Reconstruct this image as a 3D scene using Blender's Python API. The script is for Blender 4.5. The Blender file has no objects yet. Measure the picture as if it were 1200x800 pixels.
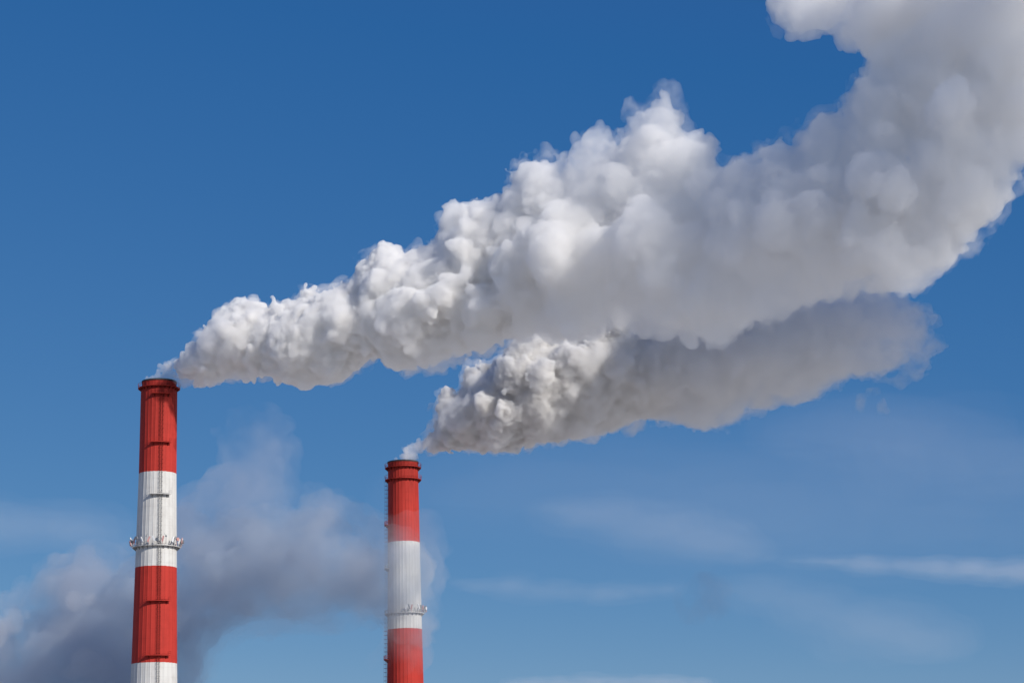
import bpy, bmesh, math, random
import numpy as np
from mathutils import Vector, Matrix

R = math.radians
C = bpy.context.scene.collection
scene = bpy.context.scene
rng = np.random.default_rng(7)
random.seed(7)

# ------------------------------------------------------------------ camera
LENS, PITCH, ROLL = 72.0, R(13.6), R(1.36)
EYE = Vector((0.0, 0.0, 2.0))
cam_data = bpy.data.cameras.new('camera')
cam = bpy.data.objects.new('camera', cam_data)
C.objects.link(cam)
cam_data.lens, cam_data.sensor_width = LENS, 36.0
cam_data.clip_start, cam_data.clip_end = 0.5, 90000.0
CAM_ROT = (Matrix.Rotation(R(90) + PITCH, 3, 'X') @ Matrix.Rotation(-ROLL, 3, 'Z'))
cam.matrix_world = Matrix.Translation(EYE) @ CAM_ROT.to_4x4()
scene.camera = cam
FPX = LENS / 36.0 * 1200.0


def at(px, py, Y):
    """The point at ground distance Y on the line of sight of a place in the 1200 x 800 photograph."""
    d = CAM_ROT @ Vector(((px - 600.0) / FPX, (400.0 - py) / FPX, -1.0))
    return EYE + d * (Y / d.y)


# ------------------------------------------------------------------ sky, sun, exposure
SUN_EL, SUN_AZ = R(31.0), R(48.0)          # azimuth counted from behind the camera towards its right
to_sun = Vector((math.sin(SUN_AZ) * math.cos(SUN_EL), -math.cos(SUN_AZ) * math.cos(SUN_EL), math.sin(SUN_EL)))
world = bpy.data.worlds.new('World')
scene.world = world
world.use_nodes = True
wt = world.node_tree
bg = wt.nodes['Background']
sky = wt.nodes.new('ShaderNodeTexSky')
sky.sky_type = 'NISHITA'
sky.sun_disc = False
sky.sun_elevation = SUN_EL
sky.sun_rotation = math.atan2(to_sun.x, to_sun.y)
sky.altitude, sky.air_density, sky.dust_density, sky.ozone_density = 3000.0, 1.0, 0.0, 10.0
# clear polarised winter air: each channel of the sky gets its own gain and contrast
ssep = wt.nodes.new('ShaderNodeSeparateColor')
scom = wt.nodes.new('ShaderNodeCombineColor')
wt.links.new(sky.outputs[0], ssep.inputs[0])
for k, (gain, power) in enumerate(((2.0, 1.52), (0.61, 0.758), (0.56, 0.44))):
    pw = wt.nodes.new('ShaderNodeMath')
    pw.operation = 'POWER'
    pw.inputs[1].default_value = power
    wt.links.new(ssep.outputs[k], pw.inputs[0])
    ml = wt.nodes.new('ShaderNodeMath')
    ml.operation = 'MULTIPLY'
    ml.inputs[1].default_value = gain * 0.1 ** (power - 1)
    wt.links.new(pw.outputs[0], ml.inputs[0])
    if k == 0:
        pw.inputs[1].default_value, ml.inputs[1].default_value = 1.0, 1.0
        sb = wt.nodes.new('ShaderNodeMath')
        sb.operation = 'SUBTRACT'
        sb.inputs[1].default_value = 0.212
        mxm = wt.nodes.new('ShaderNodeMath')
        mxm.operation = 'MAXIMUM'
        mxm.inputs[1].default_value = 0.24
        wt.links.new(ml.outputs[0], sb.inputs[0])
        wt.links.new(sb.outputs[0], mxm.inputs[0])
        ml = mxm
    wt.links.new(ml.outputs[0], scom.inputs[k])
wt.links.new(scom.outputs[0], bg.inputs['Color'])
bg.inputs['Strength'].default_value = 0.10
sun_data = bpy.data.lights.new('sun', 'SUN')
sun_data.energy, sun_data.angle, sun_data.color = 4.4, R(0.53), (1.0, 0.95, 0.88)
sun = bpy.data.objects.new('sun', sun_data)
C.objects.link(sun)
sun.rotation_euler = to_sun.to_track_quat('Z', 'Y').to_euler()

scene.view_settings.view_transform = 'Standard'
scene.view_settings.look = 'None'
scene.view_settings.exposure = 0.0
scene.view_settings.gamma = 1.0
scene.view_settings.use_curve_mapping = False
scene.render.engine = 'CYCLES'
cy = scene.cycles
cy.max_bounces, cy.volume_bounces, cy.diffuse_bounces, cy.glossy_bounces = 24, 22, 2, 1
cy.transparent_max_bounces = 64
cy.use_denoising = True
cy.denoiser = 'OPENIMAGEDENOISE'
cy.use_adaptive_sampling = False
cy.caustics_reflective = cy.caustics_refractive = False


# ------------------------------------------------------------------ helpers
def tag(o, label=None, cat=None, group=None, kind=None):
    for k, v in (('label', label), ('category', cat), ('group', group), ('kind', kind)):
        if v:
            o[k] = v
    return o


def link_mesh(name, me, mat, parent=None):
    o = bpy.data.objects.new(name, me)
    C.objects.link(o)
    if mat:
        me.materials.append(mat)
    if parent:
        o.parent = parent
        o.matrix_parent_inverse = parent.matrix_world.inverted()
    return o


class MB:
    """Collects bars, boxes and rings into one mesh."""

    def __init__(self):
        self.v, self.f = [], []

    def add(self, vs, fs):
        n = len(self.v)
        self.v += [tuple(p) for p in vs]
        self.f += [tuple(i + n for i in q) for q in fs]

    def bar(self, a, b, r, sides=6):
        a, b = Vector(a), Vector(b)
        d = (b - a).normalized()
        u = d.orthogonal().normalized()
        w = d.cross(u)
        vs = []
        for p in (a, b):
            for k in range(sides):
                t = 2 * math.pi * k / sides
                vs.append(p + u * (r * math.cos(t)) + w * (r * math.sin(t)))
        fs = [(k, (k + 1) % sides, sides + (k + 1) % sides, sides + k) for k in range(sides)]
        fs += [tuple(range(sides - 1, -1, -1)), tuple(range(sides, 2 * sides))]
        self.add(vs, fs)

    def box(self, c, sx, sy, sz, rot=None):
        rot = rot or Matrix.Identity(3)
        vs = [Vector(c) + rot @ Vector((x * sx / 2, y * sy / 2, z * sz / 2)) for x in (-1, 1) for y in (-1, 1) for z in (-1, 1)]
        self.add(vs, [(0, 1, 3, 2), (4, 6, 7, 5), (0, 4, 5, 1), (2, 3, 7, 6), (0, 2, 6, 4), (1, 5, 7, 3)])

    def sweep(self, prof, ang0, ang1, n, cx, cy_, closed):
        """Turns a closed (r, z) profile about the axis at cx, cy_."""
        m = len(prof)
        k_n = n if closed else n + 1
        vs = []
        for k in range(k_n):
            t = ang0 + (ang1 - ang0) * k / n
            for r, z in prof:
                vs.append((cx + r * math.sin(t), cy_ - r * math.cos(t), z))
        fs = []
        for k in range(n):
            k2 = (k + 1) % k_n
            for j in range(m):
                j2 = (j + 1) % m
                fs.append((k * m + j, k * m + j2, k2 * m + j2, k2 * m + j))
        if not closed:
            fs.append(tuple(range(m - 1, -1, -1)))
            fs.append(tuple(n * m + j for j in range(m)))
        self.add(vs, fs)

    def build(self, name, mat, parent=None, smooth=False):
        me = bpy.data.meshes.new(name)
        me.from_pydata(self.v, [], self.f)
        bm = bmesh.new()
        bm.from_mesh(me)
        bmesh.ops.recalc_face_normals(bm, faces=bm.faces)
        bm.to_mesh(me)
        bm.free()
        if smooth:
            me.polygons.foreach_set('use_smooth', [True] * len(me.polygons))
        return link_mesh(name, me, mat, parent)


class Nodes:
    def __init__(self, name):
        self.m = bpy.data.materials.new(name)
        self.m.use_nodes = True
        self.t = self.m.node_tree
        self.bsdf = self.t.nodes['Principled BSDF']
        self.out = self.t.nodes['Material Output']

    def n(self, kind, **kw):
        x = self.t.nodes.new(kind)
        for k, v in kw.items():
            if k.startswith('i_'):
                x.inputs[k[2:].replace('_', ' ')].default_value = v
            else:
                setattr(x, k, v)
        return x

    def l(self, a, b):
        self.t.links.new(a, b)

    def math(self, op, a, b=None, clamp=False):
        x = self.t.nodes.new('ShaderNodeMath')
        x.operation, x.use_clamp = op, clamp
        for i, v in enumerate((a, b)):
            if v is None:
                continue
            if isinstance(v, (int, float)):
                x.inputs[i].default_value = v
            else:
                self.l(v, x.inputs[i])
        return x.outputs[0]


def simple_mat(name, col, rough=0.6, metal=0.0, var=0.25, scale=3.0):
    g = Nodes(name)
    geo = g.n('ShaderNodeNewGeometry')
    nz = g.n('ShaderNodeTexNoise', i_Scale=scale, i_Detail=4.0)
    g.l(geo.outputs['Position'], nz.inputs['Vector'])
    mx = g.n('ShaderNodeMix', data_type='RGBA')
    mx.inputs['A'].default_value = (*[c * (1 - var) for c in col], 1)
    mx.inputs['B'].default_value = (*[min(1, c * (1 + var)) for c in col], 1)
    g.l(nz.outputs['Fac'], mx.inputs['Factor'])
    g.l(mx.outputs['Result'], g.bsdf.inputs['Base Color'])
    g.bsdf.inputs['Roughness'].default_value = rough
    g.bsdf.inputs['Metallic'].default_value = metal
    return g.m


# ------------------------------------------------------------------ ground
def make_ground():
    g = Nodes('snowy_field')
    geo = g.n('ShaderNodeNewGeometry')
    n1 = g.n('ShaderNodeTexNoise', i_Scale=0.01, i_Detail=8.0, i_Roughness=0.6)
    n2 = g.n('ShaderNodeTexNoise', i_Scale=0.6, i_Detail=6.0)
    g.l(geo.outputs['Position'], n1.inputs['Vector'])
    g.l(geo.outputs['Position'], n2.inputs['Vector'])
    r = g.n('ShaderNodeValToRGB')
    r.color_ramp.elements[0].position, r.color_ramp.elements[1].position = 0.42, 0.58
    r.color_ramp.elements[0].color = (0.34, 0.31, 0.27, 1)
    r.color_ramp.elements[1].color = (0.62, 0.61, 0.59, 1)
    g.l(g.math('ADD', g.math('MULTIPLY', n1.outputs['Fac'], 0.7), g.math('MULTIPLY', n2.outputs['Fac'], 0.3)), r.inputs['Fac'])
    g.l(r.outputs['Color'], g.bsdf.inputs['Base Color'])
    g.bsdf.inputs['Roughness'].default_value = 0.9
    m = MB()
    S = 40000.0
    m.add([(-S, -S, 0), (S, -S, 0), (S, S, 0), (-S, S, 0)], [(0, 1, 2, 3)])
    tag(m.build('ground', g.m), kind='structure')


make_ground()

# ------------------------------------------------------------------ chimneys
RED, WHITE = (0.45, 0.035, 0.024), (0.62, 0.61, 0.585)


def band_mat(name, bounds, zmax, seed, dark=1.0, ribs=True):
    """Red and white paint in bands by height; the first band under the top is red."""
    g = Nodes(name)
    geo = g.n('ShaderNodeNewGeometry')
    sep = g.n('ShaderNodeSeparateXYZ')
    g.l(geo.outputs['Position'], sep.inputs[0])
    wob = g.n('ShaderNodeTexNoise', i_Scale=1.3, i_Detail=2.0)
    g.l(geo.outputs['Position'], wob.inputs['Vector'])
    z = g.math('ADD', sep.outputs['Z'], g.math('MULTIPLY', g.math('SUBTRACT', wob.outputs['Fac'], 0.5), 0.22))
    ramp = g.n('ShaderNodeValToRGB')
    ramp.color_ramp.interpolation = 'CONSTANT'
    el = ramp.color_ramp.elements
    zs = sorted(bounds)
    step = zs[1] - zs[0]
    while zs[0] - step > 0:
        zs.insert(0, zs[0] - step)
    n = len(zs)
    cols = [RED if (n - i) % 2 == 0 else WHITE for i in range(n + 1)]
    el[0].position, el[0].color = 0.0, (*cols[0], 1)
    el[1].position, el[1].color = zs[0] / zmax, (*cols[1], 1)
    for i in range(1, n):
        e = el.new(zs[i] / zmax)
        e.color = (*cols[i + 1], 1)
    g.l(g.math('DIVIDE', z, zmax), ramp.inputs['Fac'])
    # weather: vertical streaks, patches and faint lift joints
    mp = g.n('ShaderNodeMapping')
    mp.inputs['Scale'].default_value = (1.6, 1.6, 0.07)
    mp.inputs['Location'].default_value = (seed, 0, 0)
    g.l(geo.outputs['Position'], mp.inputs['Vector'])
    st = g.n('ShaderNodeTexNoise', i_Scale=1.0, i_Detail=6.0, i_Roughness=0.65)
    g.l(mp.outputs[0], st.inputs['Vector'])
    pt = g.n('ShaderNodeTexNoise', i_Scale=0.35, i_Detail=7.0, i_Roughness=0.6)
    g.l(geo.outputs['Position'], pt.inputs['Vector'])
    joint = g.math('GREATER_THAN', g.math('FRACT', g.math('DIVIDE', sep.outputs['Z'], 2.5)), 0.955)
    dirt = g.math('ADD', g.math('MULTIPLY', g.math('SUBTRACT', st.outputs['Fac'], 0.42, True), 1.1), g.math('MULTIPLY', g.math('SUBTRACT', pt.outputs['Fac'], 0.45, True), 0.9))
    soot = g.n('ShaderNodeMapRange', i_From_Min=max(bounds) + 8.0, i_From_Max=zmax - 5, i_To_Min=0.0, i_To_Max=0.55)
    g.l(g.math('ADD', sep.outputs['Z'], g.math('MULTIPLY', g.math('SUBTRACT', st.outputs['Fac'], 0.5), 26.0)), soot.inputs['Value'])
    dirt = g.math('ADD', dirt, soot.outputs[0])
    dirt = g.math('ADD', dirt, g.math('MULTIPLY', joint, 0.14), True)
    mul = g.n('ShaderNodeMix', data_type='RGBA', blend_type='MULTIPLY')
    mul.inputs['B'].default_value = (0.50, 0.46, 0.44, 1)
    g.l(ramp.outputs['Color'], mul.inputs['A'])
    g.l(dirt, mul.inputs['Factor'])
    if dark != 1.0:
        dk = g.n('ShaderNodeMix', data_type='RGBA', blend_type='MULTIPLY')
        dk.inputs['Factor'].default_value = 1.0
        dk.inputs['B'].default_value = (dark, dark, dark, 1)
        g.l(mul.outputs['Result'], dk.inputs['A'])
        g.l(dk.outputs['Result'], g.bsdf.inputs['Base Color'])
    else:
        g.l(mul.outputs['Result'], g.bsdf.inputs['Base Color'])
    g.bsdf.inputs['Roughness'].default_value = 0.75
    g.bsdf.inputs['Specular IOR Level'].default_value = 0.25
    return g.m


M_SOOT = simple_mat('sooty_lip', (0.035, 0.03, 0.03), 0.8)
M_ANT = {'white': simple_mat('antenna_white', (0.70, 0.70, 0.70), 0.45, var=0.1),
         'grey': simple_mat('antenna_grey', (0.18, 0.19, 0.21), 0.5, var=0.1),
         'pink': simple_mat('antenna_faded_red', (0.50, 0.26, 0.24), 0.5, var=0.1)}


def polar(cx, cy_, r, t, z):
    return Vector((cx + r * math.sin(t), cy_ - r * math.cos(t), z))


def make_shaft(ax, ay, prof, mat, parent, n_ribs, rib=0.045):
    """The tapering concrete shaft with its standing seams, hollow at the top."""
    per = 10
    n = n_ribs * per
    shape = [0.0] * per
    for j, d in ((0, 1.0), (1, 0.75), (per - 1, 0.75)):
        shape[j] = d
    vs, fs = [], []
    rows = []
    (z0, r0), (z1, r1) = prof[0], prof[-1]
    inner = [(prof[-1][0], prof[-1][1] - 0.45), (prof[-1][0] - 14, prof[-1][1] - 0.45)]
    for z, r in prof:
        rows.append((z, r, 1))
    for z, r in inner:
        rows.append((z, r, 0))
    for z, r, fl in rows:
        for k in range(n):
            t = 2 * math.pi * k / n
            # flat panels between seams: chord sag of each panel
            half = math.pi / n_ribs
            off = (t % (2 * half)) - half
            rr = r * (math.cos(half) / math.cos(off) * 0.6 + 0.4) + rib * shape[k % per] if fl else r
            vs.append(polar(ax, ay, rr, t, z))
    for i in range(len(rows) - 1):
        for k in range(n):
            k2 = (k + 1) % n
            fs.append((i * n + k, i * n + k2, (i + 1) * n + k2, (i + 1) * n + k))
    b = len(rows) - 1
    fs.append(tuple(b * n + k for k in range(n)))
    m = MB()
    m.add(vs, fs)
    return m.build('shaft', mat, parent)


def make_gallery(ax, ay, z, r, over, mat, matd, parent, a0=0.0, a1=2 * math.pi, brackets=20, posts=28, rail_h=1.1, lean=0.0):
    """A railed walkway round the shaft (or a part of the way round), on brackets."""
    full = a1 - a0 > 6.28
    seg = max(6, int(72 * (a1 - a0) / (2 * math.pi)))
    m = MB()
    m.sweep([(r - 0.05, z), (r + over, z), (r + over, z + 0.17), (r + over - 0.06, z + 0.17), (r + over - 0.06, z + 0.07), (r - 0.05, z + 0.07)], a0, a1, seg, ax, ay, full)
    deck = m.build('gallery' if full else 'rest_platform', mat, parent)
    rl = MB()
    ro = r + over - 0.05
    for hh in (rail_h, rail_h * 0.55):
        rr = ro + lean * hh
        rl.sweep([(rr - 0.03, z + hh), (rr + 0.03, z + hh), (rr + 0.03, z + hh + 0.06), (rr - 0.03, z + hh + 0.06)], a0, a1, seg, ax, ay, full)
    np_ = posts if full else max(4, int(posts * (a1 - a0) / (2 * math.pi)) + 1)
    for k in range(np_):
        t = a0 + (a1 - a0) * k / (np_ if full else np_ - 1)
        rl.bar(polar(ax, ay, ro, t, z + 0.05), polar(ax, ay, ro + lean * rail_h, t, z + rail_h), 0.035, 5)
    if not full:
        for t in (a0, a1):
            for hh in (rail_h, rail_h * 0.55):
                rl.bar(polar(ax, ay, r, t, z + hh), polar(ax, ay, ro, t, z + hh), 0.035, 5)
    rl.build('railing', mat, deck)
    nb = brackets if full else 4
    bk = MB()
    p0, p1, p2 = Vector((0, 0.02, -0.02)), Vector((0, -over * 0.92, -0.02)), Vector((0, 0.02, -0.85))
    sd = Vector((0.09, 0, 0))
    bk.add([p0 - sd, p1 - sd, p2 - sd, p0 + sd, p1 + sd, p2 + sd], [(0, 1, 2), (5, 4, 3), (0, 3, 4, 1), (1, 4, 5, 2), (2, 5, 3, 0)])
    first = bk.build('bracket', matd, deck)
    for k in range(nb):
        t = a0 + (a1 - a0) * (k + (0 if full else 0.5)) / nb
        o = first if k == 0 else first.copy()
        if k:
            C.objects.link(o)
            o.parent = deck
        o.location = polar(ax, ay, r, t, z)
        o.rotation_euler = (0, 0, t)
    return deck


def make_ladder(ax, ay, t, zr, z0, z1, mat, parent):
    """A caged ladder up the shaft at angle t; zr(z) is the shaft radius."""
    m = MB()
    out = Vector((math.sin(t), -math.cos(t), 0))
    side = Vector((math.cos(t), math.sin(t), 0))
    base = Vector((ax, ay, 0))

    def p(z, s, o):
        return base + out * (zr(z) + o) + side * s + Vector((0, 0, z))
    step = 3.0
    z = z0
    while z < z1:
        e = min(z + step, z1)
        for s in (-0.3, 0.3):
            m.bar(p(z, s, 0.22), p(e, s, 0.22), 0.045, 4)
        for s, o in ((-0.42, 0.55), (0.42, 0.55), (0.0, 0.98)):
            m.bar(p(z, s, o), p(e, s, o), 0.03, 4)
        z = e
    z = z0
    k = 0
    while z < z1:
        m.bar(p(z, -0.3, 0.22), p(z, 0.3, 0.22), 0.025, 4)
        if k % 3 == 0:
            q = [p(z, -0.3, 0.22), p(z, -0.44, 0.55), p(z, -0.28, 0.9), p(z, 0, 1.0), p(z, 0.28, 0.9), p(z, 0.44, 0.55), p(z, 0.3, 0.22)]
            for a, b in zip(q, q[1:]):
                m.bar(a, b, 0.04, 4)
        if k % 6 == 0:
            for s in (-0.3, 0.3):
                m.bar(p(z, s, -0.05), p(z, s, 0.22), 0.05, 4)
        z += 0.4
        k += 1
    return m.build('ladder', mat, parent)


def make_antennas(ax, ay, z, r, spots, parent, rnd):
    for (deg, kind, col, h) in spots:
        t = R(deg)
        m = MB()
        out = Vector((math.sin(t), -math.cos(t), 0))
        foot = polar(ax, ay, r, t, z + 0.1)
        mast = foot + out * 0.35 + Vector((0, 0, h))
        m.bar(foot + Vector((0, 0, 0.5)), foot + out * 0.35 + Vector((0, 0, 0.5)), 0.05, 5)
        m.bar(foot + out * 0.35 + Vector((0, 0, 0.2)), mast, 0.06, 6)
        side = out.cross(Vector((0, 0, 1)))
        rot = Matrix((side, out, Vector((0, 0, 1)))).transposed() @ Matrix.Rotation(R(rnd.uniform(-25, 25)), 3, 'Z')
        if kind == 'panel':
            m.box(mast + out * 0.22 - Vector((0, 0, 0.45)), 0.42, 0.2, 1.5, rot @ Matrix.Rotation(R(rnd.uniform(-8, 8)), 3, 'X') @ Matrix.Rotation(R(rnd.uniform(-35, 35)), 3, 'Y'))
        elif kind == 'drum':
            c = mast + out * 0.15 - Vector((0, 0, 0.35))
            d = rot @ Vector((rnd.uniform(-0.6, 0.6), 1, 0)).normalized()
            m.bar(c, c + d * 0.4, 0.48, 14)
            m.bar(c - d * 0.2, c, 0.12, 8)
        else:
            m.bar(mast, mast + Vector((0, 0, 0.8)) + side * rnd.uniform(-0.5, 0.5), 0.05, 5)
            m.box(mast + Vector((0, 0, 0.1)), 0.3, 0.3, 0.4, rot)
        m.build('antenna', M_ANT[col], parent)


def make_chimney(label, top_px, Y, rows, halfw, band_rows, slope, seed, ribs):
    """rows/halfw: photograph rows and half-widths of the shaft; returns what the fittings need."""
    xc = lambda py: top_px[0] - (py - top_px[1]) * slope
    P = at(top_px[0], top_px[1], Y)
    ax, ay = P.x, P.y
    zrow = lambda py: at(xc(py), py, Y - halfw[2] * Y / FPX).z      # rows are read on the near face
    mpp = Y / math.cos(R(0)) / FPX * 1.02
    prof = sorted((zrow(py), hw * mpp) for py, hw in zip(rows, halfw))
    zt = prof[-1][0]
    (za, ra), (zb, rb) = prof[0], prof[1]
    k = (ra - rb) / (zb - za)
    low = []
    for f in (0.0, 0.35, 0.7):
        z = za * f
        low.append((z, ra + k * (za - z) * 1.15))
    prof = low + prof
    zr = lambda z: float(np.interp(z, [q[0] for q in prof], [q[1] for q in prof]))
    root = bpy.data.objects.new('chimney', None)
    C.objects.link(root)
    root.location = (ax, ay, 0)
    tag(root, label, 'chimney', 'striped power station chimneys')
    bpy.context.view_layer.update()
    bounds = [zrow(b) for b in band_rows]
    zmax = zt + 5
    mat = band_mat('striped_paint_%s' % seed, bounds, zmax, seed)
    matd = band_mat('striped_steel_%s' % seed, bounds, zmax, seed + 3.3, dark=0.5)
    fine = []
    for (z0, r0), (z1, r1) in zip(prof, prof[1:]):
        n = max(1, int((z1 - z0) / 8))
        fine += [(z0 + (z1 - z0) * i / n, r0 + (r1 - r0) * i / n) for i in range(n)]
    fine.append(prof[-1])
    make_shaft(ax, ay, fine, mat, root, ribs)
    rim = MB()
    rt = prof[-1][1]
    rim.sweep([(rt - 0.5, zt - 0.35), (rt + 0.16, zt - 0.35), (rt + 0.16, zt + 0.08), (rt - 0.5, zt + 0.08)], 0, 2 * math.pi, 120, ax, ay, True)
    rim.build('rim', M_SOOT, root)
    return dict(root=root, ax=ax, ay=ay, zrow=zrow, zr=zr, mat=mat, matd=matd, zt=zt, mpp=mpp)


PI2 = 2 * math.pi
YL, YR = 545.0, 606.0
L = make_chimney('nearer taller striped chimney with its caged ladder running down the front', (186.7, 445), YL,
                 [443, 452, 456, 552, 664, 776, 888], [19.8, 20.2, 21.0, 21.5, 23.6, 25.6, 27.9], [552, 664, 776], 0.0183, 1, 30)
ax, ay = L['ax'], L['ay']
face = math.atan2(-ax, ay) * -1            # angle of the camera seen from the axis
face = math.atan2(ax * -1, ay)
z = L['zrow'](451.5)
make_gallery(ax, ay, z, L['zr'](z), 1.0, L['mat'], L['matd'], L['root'], brackets=24, lean=0.05, rail_h=1.2)
lad_t = face + R(9.5)
make_ladder(ax, ay, lad_t, L['zr'], 3.0, L['zrow'](452) - 0.1, L['matd'], L['root'])
for py in (461, 518, 579, 704, 768, 838, 898):
    z = L['zrow'](py)
    make_gallery(ax, ay, z, L['zr'](z), 1.15, L['mat'], L['matd'], L['root'], lad_t - R(32), lad_t + R(28), posts=44)
z = L['zrow'](639.0)
ringL = make_gallery(ax, ay, z, L['zr'](z), 1.0, L['mat'], L['matd'], L['root'], brackets=24, posts=30)
rnd = random.Random(3)
kinds = ['panel', 'panel', 'drum', 'panel', 'whip']
cols = ['grey', 'white', 'grey', 'pink', 'white', 'grey', 'pink']
spots = [(math.degrees(face) + d, kinds[i % 5] if abs((d + 180) % 360 - 180) < 60 else rnd.choice(['panel', 'drum', 'panel']), cols[i % 7], rnd.uniform(1.5, 2.3))
         for i, d in enumerate(list(range(-112, -40, 9)) + [-34, -24, -17, -6, 2, 14, 22, 38] + list(range(44, 118, 8)) + [135, 160, 185, 215])]
make_antennas(ax, ay, z, L['zr'](z) + 1.0, spots, ringL, rnd)

K = make_chimney('farther lower striped chimney with two close galleries under its rim, ladder on its edge', (472.2, 540), YR,
                 [538.5, 545, 560, 633, 736, 800, 839], [17.6, 17.4, 17.5, 18.3, 19.6, 20.6, 21.3], [633.5, 736.5, 839], -0.011, 2, 30)
ax, ay = K['ax'], K['ay']
face = math.atan2(-ax, ay)
for py in (546.0, 560.0):
    z = K['zrow'](py)
    make_gallery(ax, ay, z, K['zr'](z), 0.95, K['mat'], K['matd'], K['root'], brackets=24, lean=0.08, rail_h=1.3)
lad_t = face - R(88)
make_ladder(ax, ay, lad_t, K['zr'], 3.0, K['zrow'](560) - 0.1, K['matd'], K['root'])
for py in (613, 664, 771, 838):
    z = K['zrow'](py)
    make_gallery(ax, ay, z, K['zr'](z), 1.1, K['mat'], K['matd'], K['root'], lad_t - R(26), lad_t + R(26), posts=44)
z = K['zrow'](717.5)
ringK = make_gallery(ax, ay, z, K['zr'](z), 0.85, K['mat'], K['matd'], K['root'], brackets=24, posts=30)
spots = [(math.degrees(face) + d, rnd.choice(['panel', 'drum', 'panel', 'whip']), cols[(i + 1) % 7], rnd.uniform(1.5, 2.1))
         for i, d in enumerate([5, 12, 19, 40, 50, 58, 66, 74, 82, 90, 98, 110, 140])]
make_antennas(ax, ay, z, K['zr'](z) + 0.85, spots, ringK, rnd)


# ------------------------------------------------------------------ smoke
def surface_nets(f, origin, h):
    """Closed quad mesh of the zero level of a field sampled on a grid (inside is negative)."""
    nx, ny, nz = f.shape
    s = f < 0
    c = np.zeros((nx - 1, ny - 1, nz - 1), np.uint8)
    for dx in (0, 1):
        for dy in (0, 1):
            for dz in (0, 1):
                c += s[dx:nx - 1 + dx, dy:ny - 1 + dy, dz:nz - 1 + dz]
    act = (c > 0) & (c < 8)
    idx = np.full(act.shape, -1, np.int32)
    ii = np.argwhere(act)
    idx[act] = np.arange(len(ii))
    corner = [(a, b, d) for a in (0, 1) for b in (0, 1) for d in (0, 1)]
    val = np.stack([f[ii[:, 0] + a, ii[:, 1] + b, ii[:, 2] + d] for a, b, d in corner], 1)
    pos = np.zeros((len(ii), 3))
    cnt = np.zeros(len(ii))
    for i in range(8):
        for j in range(i + 1, 8):
            dif = [corner[j][k] - corner[i][k] for k in range(3)]
            if sum(abs(q) for q in dif) != 1:
                continue
            a, b = val[:, i], val[:, j]
            x = (a < 0) != (b < 0)
            t = np.where(x, a / np.where(x, a - b, 1), 0)
            for k in range(3):
                pos[:, k] += np.where(x, corner[i][k] + t * dif[k], 0)
            cnt += x
    pos = ii + pos / cnt[:, None]
    quads = []
    for axis in range(3):
        a = np.moveaxis(s, axis, 0)
        ch = a[:-1] != a[1:]
        ch = np.moveaxis(ch, 0, axis)
        e = np.argwhere(ch)
        u, w = [k for k in range(3) if k != axis]
        ok = (e[:, u] > 0) & (e[:, w] > 0) & (e[:, u] < f.shape[u] - 1) & (e[:, w] < f.shape[w] - 1)
        e = e[ok]
        flip = s[e[:, 0], e[:, 1], e[:, 2]]
        q = []
        for du, dw in ((1, 1), (0, 1), (0, 0), (1, 0)):
            g = e.copy()
            g[:, u] -= du
            g[:, w] -= dw
            q.append(idx[g[:, 0], g[:, 1], g[:, 2]])
        q = np.stack(q, 1)
        if axis == 1:
            flip = ~flip
        q[~flip] = q[~flip][:, ::-1]
        quads.append(q)
    quads = np.concatenate(quads)
    return np.asarray(origin) + pos * h, quads


def drop_crumbs(v, q, least=600):
    """Leaves out scraps that the noise cut off from the body."""
    lab = np.arange(len(v))
    while True:
        m = lab[q].min(1)
        new = lab.copy()
        for k in range(4):
            np.minimum.at(new, q[:, k], m)
        new = new[new]
        new = new[new]
        if (new == lab).all():
            break
        lab = new
    n = np.bincount(lab, minlength=len(v))
    q = q[n[lab[q[:, 0]]] >= (n.max() if least is None else least)]
    used = np.unique(q)
    back = np.zeros(len(v), np.int64)
    back[used] = np.arange(len(used))
    return v[used], back[q]


def np_mesh(name, v, q):
    me = bpy.data.meshes.new(name)
    me.vertices.add(len(v))
    me.vertices.foreach_set('co', np.ascontiguousarray(v, np.float32).ravel())
    me.loops.add(q.size)
    me.loops.foreach_set('vertex_index', np.ascontiguousarray(q, np.int32).ravel())
    me.polygons.add(len(q))
    me.polygons.foreach_set('loop_start', np.arange(0, q.size, 4, dtype=np.int32))
    me.polygons.foreach_set('use_smooth', np.ones(len(q), bool))
    me.update(calc_edges=True)
    me.validate()
    return me


def lattice_noise(shape, h, period, r):
    """Smooth noise in about -1..1 over the grid with features of the given size in metres."""
    per = period if isinstance(period, tuple) else (period,) * 3
    dims = [int(math.ceil(n * h / p)) + 3 for n, p in zip(shape, per)]
    a = r.uniform(-1, 1, dims).astype(np.float32)
    for k in range(3):
        t = np.arange(shape[k]) * h / per[k] + r.uniform(0, 1)
        i = t.astype(int)
        fr = (t - i).astype(np.float32)
        fr = fr * fr * (3 - 2 * fr)
        sh = [1, 1, 1]
        sh[k] = -1
        fr = fr.reshape(sh)
        a = np.take(a, i, k) * (1 - fr) + np.take(a, i + 1, k) * fr
    return a


def box_blur(f):
    for k in range(3):
        g = f.copy()
        sl = [slice(None)] * 3
        a, b, c = list(sl), list(sl), list(sl)
        a[k], b[k], c[k] = slice(1, -1), slice(None, -2), slice(2, None)
        g[tuple(a)] = f[tuple(a)] * 0.5 + (f[tuple(b)] + f[tuple(c)]) * 0.25
        f = g
    return f


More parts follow.
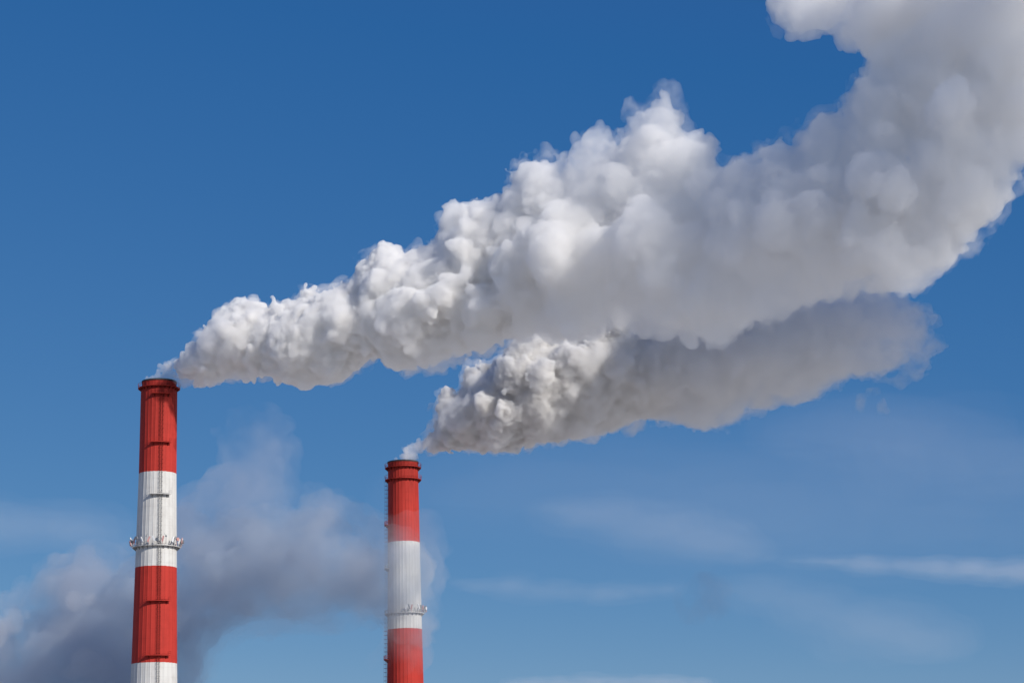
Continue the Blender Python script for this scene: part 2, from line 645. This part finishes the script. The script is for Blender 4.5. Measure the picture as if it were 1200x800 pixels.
def poly_dist(pts, poly):
    """Signed distance (positive inside) of image points to a closed outline."""
    pts, poly = np.asarray(pts, float), np.asarray(poly, float)
    best = np.full(len(pts), 1e9)
    ins = np.zeros(len(pts), bool)
    for a, b in zip(poly, np.roll(poly, -1, 0)):
        e = b - a
        t = np.clip(((pts - a) @ e) / (e @ e), 0, 1)
        best = np.minimum(best, np.hypot(*(pts - a - t[:, None] * e).T))
        cr = ((a[1] > pts[:, 1]) != (b[1] > pts[:, 1])) & (pts[:, 0] < (b[0] - a[0]) * (pts[:, 1] - a[1]) / (b[1] - a[1] + 1e-9) + a[0])
        ins ^= cr
    return np.where(ins, best, -best)


def fill_spheres(poly, depth, r, n, thick=1.0, cap=70.0):
    """Spheres that fill the body whose silhouette is the outline: (centre, radius) in metres."""
    poly = np.asarray(poly, float)
    lo, hi = poly.min(0), poly.max(0)
    out = []
    pts = r.uniform(lo, hi, (n * 30, 2))
    d = poly_dist(pts, poly)
    keep = d > 4
    pts, d = pts[keep], d[keep]
    order = np.argsort(-d)
    pts, d = pts[order], d[order]
    took = []
    for p, q in zip(pts, d):
        ok = True
        for (a, b, c) in took:
            if (p[0] - a) ** 2 + (p[1] - b) ** 2 < (0.42 * min(c, q) + 2) ** 2:
                ok = False
                break
        if ok:
            took.append((p[0], p[1], q))
    for (x, y, q) in took:
        Y = depth(x, y)
        mpp = Y / FPX
        rad = min(q, cap) * 0.93
        spread = max(0.0, q - rad) * thick + q * 0.15
        for k in range(1 if q < cap else 3):
            yy = Y + r.uniform(-1, 1) * spread * mpp
            out.append((at(x, y, yy), rad * mpp * r.uniform(0.92, 1.02)))
    return out


def grow(sph, r, n_per, s0, s1, up, push=0.75, rmin=0.5):
    """Smaller puffs on the outside of larger ones, more of them on the side towards `up`."""
    out = []
    for c, rad in sph:
        if rad * s1 < rmin:
            continue
        for _ in range(n_per):
            d = Vector(r.normal(size=3)).normalized()
            d = (d + up * r.uniform(0, 0.8)).normalized()
            s = rad * r.uniform(s0, s1)
            out.append((c + d * (rad - s * (1 - push)), s))
    return out


def smoke_field(sph, h, wob, r, pad=6.0, fine=((0.0,), (1.0,)), soft=False):
    P = np.array([list(c) for c, _ in sph])
    rr = np.array([q for _, q in sph])
    lo = (P - rr[:, None]).min(0) - pad
    hi = (P + rr[:, None]).max(0) + pad
    shape = np.ceil((hi - lo) / h).astype(int) + 1
    big = 6.0
    f = np.full(shape, big, np.float32)
    axs = [lo[k] + np.arange(shape[k]) * h for k in range(3)]
    for c, q in zip(P, rr):
        i0 = np.maximum(((c - q - big - lo) / h).astype(int), 0)
        i1 = np.minimum(((c + q + big - lo) / h).astype(int) + 2, shape)
        x, y, z = (axs[k][i0[k]:i1[k]] - c[k] for k in range(3))
        d = np.sqrt(x[:, None, None] ** 2 + y[None, :, None] ** 2 + z[None, None, :] ** 2).astype(np.float32) - q
        w = f[i0[0]:i1[0], i0[1]:i1[1], i0[2]:i1[2]]
        np.minimum(w, d, out=w)
    fade = np.interp(axs[0], fine[0], fine[1]).astype(np.float32)[:, None, None]
    for per, amp, *at_far in wob:
        n = lattice_noise(f.shape, h, per, r)
        n += lattice_noise(f.shape, h, per * 1.23, r)
        np.abs(n, out=n)
        n -= 0.5
        f -= n * (amp * ((1.3 - fade) * 2.0 if at_far else fade))
    f += 0.35 * (wob[0][0] >= 22)
    if soft:
        f = box_blur(f)
    f[[0, -1]] = big
    f[:, [0, -1]] = big
    f[:, :, [0, -1]] = big
    return f, lo


def steam_mat(name, dens, colour=(0.995, 0.989, 0.979), g=0.0, far=None, film=0.0, x0=0, x1=1, noise=None, detail=3.0, end=None):
    """Scattering smoke; its density falls from dens to far between x0 and x1."""
    m = Nodes(name)
    m.t.nodes.remove(m.bsdf)
    v = m.n('ShaderNodeVolumePrincipled')
    v.inputs['Color'].default_value = (*colour, 1)
    v.inputs['Anisotropy'].default_value = g
    v.inputs['Density'].default_value = dens
    if far is not None or noise:
        geo = m.n('ShaderNodeNewGeometry')
        src = None
        if far is not None:
            sep = m.n('ShaderNodeSeparateXYZ')
            m.l(geo.outputs['Position'], sep.inputs[0])
            mr = m.n('ShaderNodeMapRange', i_From_Min=x0, i_From_Max=x1, i_To_Min=dens, i_To_Max=far)
            m.l(sep.outputs['X'], mr.inputs['Value'])
            src = mr.outputs[0]
            if end:
                me = m.n('ShaderNodeMapRange', i_From_Min=end[0], i_From_Max=end[1], i_To_Min=1.0, i_To_Max=end[2])
                m.l(sep.outputs['X'], me.inputs['Value'])
                src = m.math('MULTIPLY', src, me.outputs[0])
        if noise:
            sc, lo, hi, *ends = noise
            nz = m.n('ShaderNodeTexNoise', i_Scale=sc, i_Detail=detail)
            m.l(geo.outputs['Position'], nz.inputs['Vector'])
            mr2 = m.n('ShaderNodeMapRange', i_From_Min=lo, i_From_Max=hi, i_To_Min=ends[0] if ends else 0.0, i_To_Max=ends[1] if ends else 1.0)
            m.l(nz.outputs['Fac'], mr2.inputs['Value'])
            src = m.math('MULTIPLY', mr2.outputs[0], src if src is not None else dens)
        m.l(src, v.inputs['Density'])
    m.l(v.outputs[0], m.out.inputs['Volume'])
    tr = m.n('ShaderNodeBsdfTransparent')
    df = m.n('ShaderNodeBsdfTranslucent')
    mx = m.n('ShaderNodeMixShader')
    mx.inputs[0].default_value = film
    m.l(tr.outputs[0], mx.inputs[1])
    m.l(df.outputs[0], mx.inputs[2])
    m.l(mx.outputs[0], m.out.inputs['Surface'])
    return m.m


def veil(sph, extra, h, wob, off, dens, far, x0, x1, parent, r):
    """The thin torn skin of smoke that mixes into the clear air round a plume."""
    f, lo = smoke_field(sph + extra, h, wob, r)
    f -= off
    v, q = surface_nets(f, lo, h)
    v, q = drop_crumbs(v, q, 150)
    link_mesh('veil', np_mesh('veil', v, q), steam_mat('veil', dens, far=far, x0=x0, x1=x1, noise=(0.22, 0.38, 0.62, 0.0, 1.3), detail=2.0), parent)


UP = Vector((0.25, -0.45, 0.85)).normalized()


def smoke(name, sph, h, wob, r, mat, label, cat, **kw):
    f, lo = smoke_field(sph, h, wob, r, **kw)
    v, q = surface_nets(f, lo, h)
    v, q = drop_crumbs(v, q, None if name == 'smoke_plume' else 600)
    o = link_mesh(name, np_mesh(name, v, q), mat)
    tag(o, label, cat, 'smoke plumes from the chimneys' if name == 'smoke_plume' else None)
    return o


UPPER = [(197, 428), (205, 410), (225, 397), (240, 377), (268, 352), (290, 344), (310, 353), (330, 350), (350, 341), (366, 330), (380, 339), (396, 327),
         (411, 322), (416, 305), (430, 286), (441, 280), (456, 281), (474, 291), (488, 280), (500, 285), (510, 271), (515, 247), (526, 232), (545, 236), (562, 231),
         (580, 223), (590, 210), (593, 186), (610, 176), (640, 171), (655, 181), (665, 186), (672, 170), (680, 153), (690, 152), (700, 141), (714, 151),
         (726, 141), (740, 123), (756, 109), (780, 99), (799, 104), (807, 122), (815, 140), (830, 151), (841, 178), (852, 190), (872, 184), (892, 168), (922, 153),
         (956, 136), (984, 124), (990, 92), (1003, 72), (995, 56), (976, 41), (946, 40), (920, 45), (901, 30), (888, 0), (900, -18), (960, -32), (1060, -55), (1180, -100), (1260, -110),
         (1270, 60), (1250, 170), (1200, 232), (1178, 266), (1150, 300), (1130, 320), (1110, 331), (1094, 346), (1078, 354), (1055, 354), (1020, 364), (980, 356), (930, 372), (872, 385), (855, 400),
         (820, 390), (760, 386), (720, 388), (650, 394), (610, 400), (582, 414), (532, 424), (512, 434), (480, 447), (461, 440), (441, 430), (421, 437), (400, 447), (380, 450),
         (350, 454), (330, 450), (300, 449), (280, 448), (260, 454), (240, 460), (224, 457), (210, 450)]
LOWER = [(487, 527), (497, 508), (508, 490), (507, 457), (520, 448), (535, 450), (546, 435), (565, 423), (580, 420), (596, 405), (612, 396), (628, 388), (645, 380), (665, 372), (690, 362), (720, 352),
         (760, 345), (860, 330), (930, 325), (1000, 325), (1060, 335), (1092, 362), (1098, 385), (1086, 420), (1055, 440), (1030, 448), (1005, 448), (985, 443), (960, 455), (930, 463), (900, 470), (880, 475), (860, 487), (830, 493), (800, 487), (770, 484), (740, 487),
         (720, 500), (700, 512), (680, 510), (650, 519), (620, 522), (600, 534), (570, 533), (550, 530), (520, 540), (497, 537)]


def depth_upper(x, y):
    return float(np.interp(x, (195, 600, 800, 1000, 1200, 1400), (YL, 507, 482, 457, 440, 430)))


def depth_lower(x, y):
    return YR - 0.02 * max(0.0, x - 475.0)


def dots(rows, Y):
    return [(at(x, y, Y), q * Y / FPX) for x, y, q in rows]


def billow(sph, r, levels):
    """Three generations of ever smaller puffs of very mixed sizes."""
    allp, last = list(sph), list(sph)
    for n, lo, hi, push, rmin in levels:
        new = []
        for c, rad in last:
            if rad * hi < rmin:
                continue
            for _ in range(n):
                d = Vector(r.normal(size=3)).normalized()
                d = (d + UP * r.uniform(0, 0.9)).normalized()
                s = rad * (lo + (hi - lo) * r.uniform() ** 2.2)
                if s < rmin:
                    continue
                new.append((c + d * (rad - s * (1 - push)), s))
        allp += new
        last = new
    return allp


# upper plume: what the photograph shows, a little past the frame, and added unseen smoke that shades it
UPPER = [(x, y + (11 if 540 < x < 900 and y > 370 else 0)) for x, y in UPPER]
big1 = fill_spheres(UPPER, depth_upper, rng, 700, cap=46.0, thick=0.8)
big1 += [b for x, y, q in ((781, 122, 21), (768, 140, 28), (797, 130, 17), (752, 150, 24), (806, 160, 22), (622, 200, 24), (690, 168, 16)) for b in dots([(x, y, q)], depth_upper(x, y))]
puffs = billow(big1, rng, ((16, 0.12, 0.5, 0.55, 0.7), (9, 0.18, 0.5, 0.65, 0.55), (4, 0.25, 0.55, 0.7, 0.5)))
print('upper', len(big1), len(puffs))
x_a, x_b = at(330, 400, 533).x, at(680, 300, 497).x
m_up = steam_mat('steam_upper', 1.4, far=0.23, x0=x_a, x1=x_b, noise=(0.07, 0.35, 0.65, 0.6, 1.4))
up = smoke('smoke_plume', puffs, 0.45, ((22, 2.4, 1), (9, 1.6, 1), (4.5, 1.1, 1), (2.2, 0.6, 1), (12, 1.7), (6, 0.8), (3, 0.6), (1.8, 0.65), (1.2, 0.5)), rng, m_up,
           'broad upper plume of white and grey smoke billowing from the nearer chimney', 'smoke', fine=((x_a, x_b), (1.2, 0.65)))

veil([(c, q) for c, q in puffs if q > 2.0], dots([(187, 434, 4), (191, 426, 5), (198, 431, 7), (184, 441, 3)], YL), 0.6, ((10, 2.2), (5, 1.9), (2.5, 1.5), (1.4, 0.9)), 0.1, 0.22, 0.045, x_a, x_b, up, rng)

def link_wisp(parent, rows, Y):
    """Thin vapour over the mouth of a chimney, where the plume begins."""
    f, lo = smoke_field(billow(dots(rows, Y), rng, ((7, 0.3, 0.6, 0.7, 0.3),)), 0.3, ((3, 0.5), (1.5, 0.35), (0.8, 0.2)), rng, pad=3)
    v, q = surface_nets(f, lo, 0.3)
    v, q = drop_crumbs(v, q, 60)
    link_mesh('wisp', np_mesh('wisp', v, q), steam_mat('wisp', 0.38), parent)


link_wisp(up, [(172, 444, 3), (178, 443, 4), (186, 442, 5), (194, 441, 6), (201, 440, 6), (186, 435, 3), (192, 433, 5), (198, 430, 7), (187, 428, 3)], YL)

# unseen smoke masses added on the sun side, shaped to shade both plumes
SU = Vector((0, 0, 1)).cross(to_sun).normalized()
SV = to_sun.cross(SU)


def add_shade_smoke(parts, dens, parent):
    sph = [(SU * u + SV * v + to_sun * t, q) for u, v, t, q in parts]
    f, lo = smoke_field(billow(sph, rng, ((14, 0.15, 0.4, 0.6, 3.0),)), 2.0, ((16, 3.0), (8, 1.5)), rng, pad=10)
    v, q = surface_nets(f, lo, 2.0)
    link_mesh('shade_smoke', np_mesh('shade_smoke', v, q), steam_mat('steam_shade', dens), parent)


add_shade_smoke([(388, 256, -8, 21), (385, 268, 6, 18), (391, 240, 2, 19)], 0.04, up)  # added out of view, dims the sun on the middle of the upper plume

LOWER = [(x, y + (15 if 725 < x < 990 and y > 440 else 7 if 600 < x <= 725 and y > 480 else 0)) for x, y in LOWER]
big2 = fill_spheres(LOWER, depth_lower, rng, 500)
big2 += dots([(482, 537, 3), (486, 535, 4), (491, 532, 6), (497, 526, 8), (504, 522, 10)], YR)
puffs = billow(big2, rng, ((16, 0.12, 0.5, 0.55, 0.7), (9, 0.18, 0.5, 0.65, 0.55), (4, 0.25, 0.55, 0.7, 0.5)))
x_a, x_b = at(560, 480, 600).x, at(800, 430, 600).x
low = smoke('smoke_plume', puffs, 0.45, ((26, 1.6, 1), (9, 1.5, 1), (4, 0.9, 1), (12, 1.7), (6, 0.8), (3, 0.6), (1.8, 0.65), (1.2, 0.5)), rng,
      steam_mat('steam_lower', 1.4, far=0.16, x0=x_a, x1=x_b, noise=(0.08, 0.35, 0.65, 0.4, 1.6), colour=(0.935, 0.929, 0.920), end=(at(950, 430, 597).x, at(1110, 430, 594).x, 0.2)),
      'darker lower plume of grey smoke with white puffs from the farther chimney', 'smoke')

veil([(c, q) for c, q in puffs if q > 2.0], dots([(480, 527, 6), (477, 534, 4), (1022, 462, 12), (1032, 474, 10), (1012, 470, 7), (1055, 448, 14), (1070, 430, 18), (1088, 402, 18), (1096, 375, 12)], YR - 6), 0.6, ((10, 2.4), (5, 2.0), (2.5, 1.6), (1.4, 0.9)), 0.2, 0.20, 0.06, x_a, x_b, low, rng)
add_shade_smoke([(490, 302, -22, 32), (520, 284, -30, 34), (496, 322, -4, 30), (502, 290, -12, 34), (486, 290, -18, 27), (464, 298, -8, 17), (470, 305, -4, 18)], 0.16, low)  # added out of view, keeps the sun off the right of the lower plume
link_wisp(low, [(464, 537, 3), (471, 536, 4), (478, 535, 5), (485, 534, 6), (477, 529, 4), (485, 526, 6), (492, 522, 8)], YR)

# old smoke drifting low behind the nearer chimney and round the farther one
DRIFT = [(-80, 870), (-80, 725), (0, 716), (30, 690), (50, 662), (100, 640), (150, 655), (165, 640), (215, 592), (240, 600), (260, 580), (275, 540), (258, 508), (280, 487), (320, 488), (340, 515), (332, 560), (355, 592),
         (395, 580), (420, 610), (450, 630), (475, 622), (500, 632), (518, 655), (512, 695), (522, 745), (492, 775), (452, 752), (430, 732), (400, 725), (340, 735), (290, 730), (262, 740), (250, 770), (230, 802), (200, 870)]
DRIFT = [p for p in DRIFT if not (p[1] < 585 and p[0] < 345)]
d_drift = lambda x, y: YR - 3 + 0.12 * max(0.0, 470 - x)
drift = fill_spheres(DRIFT, d_drift, rng, 400, cap=60)
puffs = billow(drift, rng, ((8, 0.15, 0.5, 0.6, 1.2), (4, 0.2, 0.5, 0.6, 1.0)))
old = smoke('smoke_cloud', puffs, 0.8, ((12, 2.5), (6, 1.8), (3, 1.0), (1.6, 0.6)), rng,
            steam_mat('smoke_drifting', 0.062, colour=(0.59, 0.66, 0.75), noise=(0.06, 0.36, 0.62, 0.02, 1.3), detail=5.0),
            'thin bluish grey smoke drifting low behind the nearer chimney and across the farther one', 'smoke')
HALO = [(-80, 870), (-80, 700), (10, 690), (60, 640), (150, 630), (215, 575), (250, 540), (245, 500), (275, 472), (325, 474), (352, 510), (350, 560), (390, 565), (440, 595), (475, 590), (515, 600), (532, 650), (525, 720), (508, 770),
        (480, 800), (445, 790), (440, 745), (340, 750), (270, 765), (235, 820), (210, 870)]
halo = fill_spheres(HALO, d_drift, rng, 300, cap=45)
f, lo = smoke_field(billow(halo, rng, ((8, 0.2, 0.5, 0.6, 1.5),)), 1.0, ((14, 3.0), (7, 2.2), (3.5, 1.2)), rng)
v, q = surface_nets(f, lo, 1.0)
v, q = drop_crumbs(v, q, 100)
link_mesh('veil', np_mesh('veil', v, q), steam_mat('smoke_drift_veil', 0.032, colour=(0.72, 0.74, 0.80), noise=(0.05, 0.36, 0.66), detail=5.0), old)

m_pale = steam_mat('smoke_pale', 0.07, colour=(0.93, 0.92, 0.92))
for spots in (((-8, 742, 22), (14, 728, 15), (30, 722, 8)), ((100, 776, 20), (122, 782, 13), (84, 786, 12)), ((88, 708, 12), (104, 702, 9), (70, 716, 8))):
    pale = [b for x, y, r_ in spots for b in dots([(x, y, r_)], d_drift(x, y) - 14)]
    f, lo = smoke_field(billow(pale, rng, ((10, 0.2, 0.5, 0.6, 0.8),)), 0.8, ((8, 1.6), (4, 1.2), (2, 0.6)), rng)
    v, q = surface_nets(f, lo, 0.8)
    v, q = drop_crumbs(v, q, None)
    link_mesh('pale_puff', np_mesh('pale_puff', v, q), m_pale, old)

# a faint grey rag of smoke low over the empty sky on the right
rag = dots([(800, 704, 12), (822, 692, 18), (835, 705, 14), (812, 716, 13), (845, 688, 9)], 640.0)
smoke('smoke_cloud', billow(rag, rng, ((8, 0.2, 0.5, 0.6, 0.8),)), 0.8, ((8, 2.5), (4, 1.5)), rng,
      steam_mat('smoke_rag', 0.03, colour=(0.62, 0.58, 0.62), noise=(0.12, 0.36, 0.66)),
      'faint small grey wisp of smoke alone in the clear sky right of the farther chimney', 'smoke')


# ------------------------------------------------------------------ high thin clouds
def cirrus(path, dens, label, Y=16000.0):
    """A fibrous streak of ice cloud: a thin heart inside ever fainter fringes."""
    mpp = Y / FPX
    line = []
    for (x0, y0, r0), (x1, y1, r1) in zip(path, path[1:]):
        n = max(2, int(math.hypot(x1 - x0, y1 - y0) / max(1.0, min(r0, r1) * 0.3)))
        for k in range(n):
            t = k / n
            r_ = (r0 + (r1 - r0) * t) * rng.uniform(0.45, 1.1)
            line.append((at(x0 + (x1 - x0) * t, y0 + (y1 - y0) * t + rng.uniform(-0.4, 0.4) * r_, Y + rng.uniform(-1, 1) * r_ * mpp), r_ * mpp))
    top = None
    for size, part in ((0.55, 0.30), (0.85, 0.25), (1.2, 0.25), (1.6, 0.20)):
        m = float(np.mean([q for _, q in line])) * size
        h = max(14.0, m / 5)
        big = m * 1.2
        P = np.array([list(c) for c, _ in line])
        rr = np.array([q for _, q in line]) * size
        pad = big + 3 * h
        lo, hi = (P - rr[:, None]).min(0) - pad, (P + rr[:, None]).max(0) + pad
        shape = np.ceil((hi - lo) / h).astype(int) + 1
        f = np.full(shape, big, np.float32)
        axs = [lo[k] + np.arange(shape[k]) * h for k in range(3)]
        for c, q in zip(P, rr):
            i0 = np.maximum(((c - q - big - lo) / h).astype(int), 0)
            i1 = np.minimum(((c + q + big - lo) / h).astype(int) + 2, shape)
            x, y, z = (axs[k][i0[k]:i1[k]] - c[k] for k in range(3))
            d = np.sqrt((0.35 * x[:, None, None]) ** 2 + y[None, :, None] ** 2 + z[None, None, :] ** 2).astype(np.float32) - q
            w = f[i0[0]:i1[0], i0[1]:i1[1], i0[2]:i1[2]]
            np.minimum(w, d, out=w)
        f += lattice_noise(f.shape, h, (m * 6, m * 1.5, m * 1.5), rng) * m * 0.5 + lattice_noise(f.shape, h, (m * 2.5, m * 0.7, m * 0.7), rng) * m * 0.3
        f[[0, -1]] = big
        f[:, [0, -1]] = big
        f[:, :, [0, -1]] = big
        f = box_blur(f)
        v, q = surface_nets(f, lo, h)
        v, q = drop_crumbs(v, q, 60)
        nm = 'cirrus_cloud' if top is None else 'fringe'
        o = link_mesh(nm, np_mesh(nm, v, q), steam_mat('ice_veil', dens * part, colour=(0.99, 0.99, 0.99)), top)
        if top is None:
            top = tag(o, label, 'cloud', 'high thin cirrus streaks')


cirrus([(895, 655, 2), (950, 657, 4), (1020, 660, 7), (1100, 665, 9), (1200, 671, 11), (1300, 677, 13)], 0.0014, 'brightest white cirrus streak, thin and tapering left from the right edge')
cirrus([(640, 596, 8), (690, 603, 15), (760, 617, 22), (830, 632, 18), (890, 650, 8)], 0.00035, 'broad faint cirrus patch between the lower plume and the bright streak')
cirrus([(530, 682, 5), (600, 688, 9), (700, 694, 9), (790, 690, 5)], 0.0006, 'faint flat cirrus streak just right of the farther chimney')
cirrus([(860, 690, 8), (930, 705, 22), (1020, 730, 26), (1110, 765, 18)], 0.00028, 'very faint wide cirrus patch below the bright streak')
cirrus([(600, 802, 5), (700, 798, 6), (830, 799, 5)], 0.0020, 'low white cirrus sliver at the bottom edge right of the farther chimney')
cirrus([(-60, 610, 20), (20, 615, 24), (90, 622, 20), (150, 640, 10)], 0.0004, 'pale cirrus patch left of the nearer chimney above the grey smoke')
cirrus([(930, 510, 22), (1040, 506, 38), (1130, 520, 40), (1230, 545, 30)], 0.00013, 'palest widest cirrus patch under the right end of the lower plume')
cirrus([(540, 580, 30), (700, 570, 55), (900, 590, 65), (1100, 605, 60), (1260, 620, 45)], 0.00007, 'barely visible broad ice haze across the lower sky right of the farther chimney')
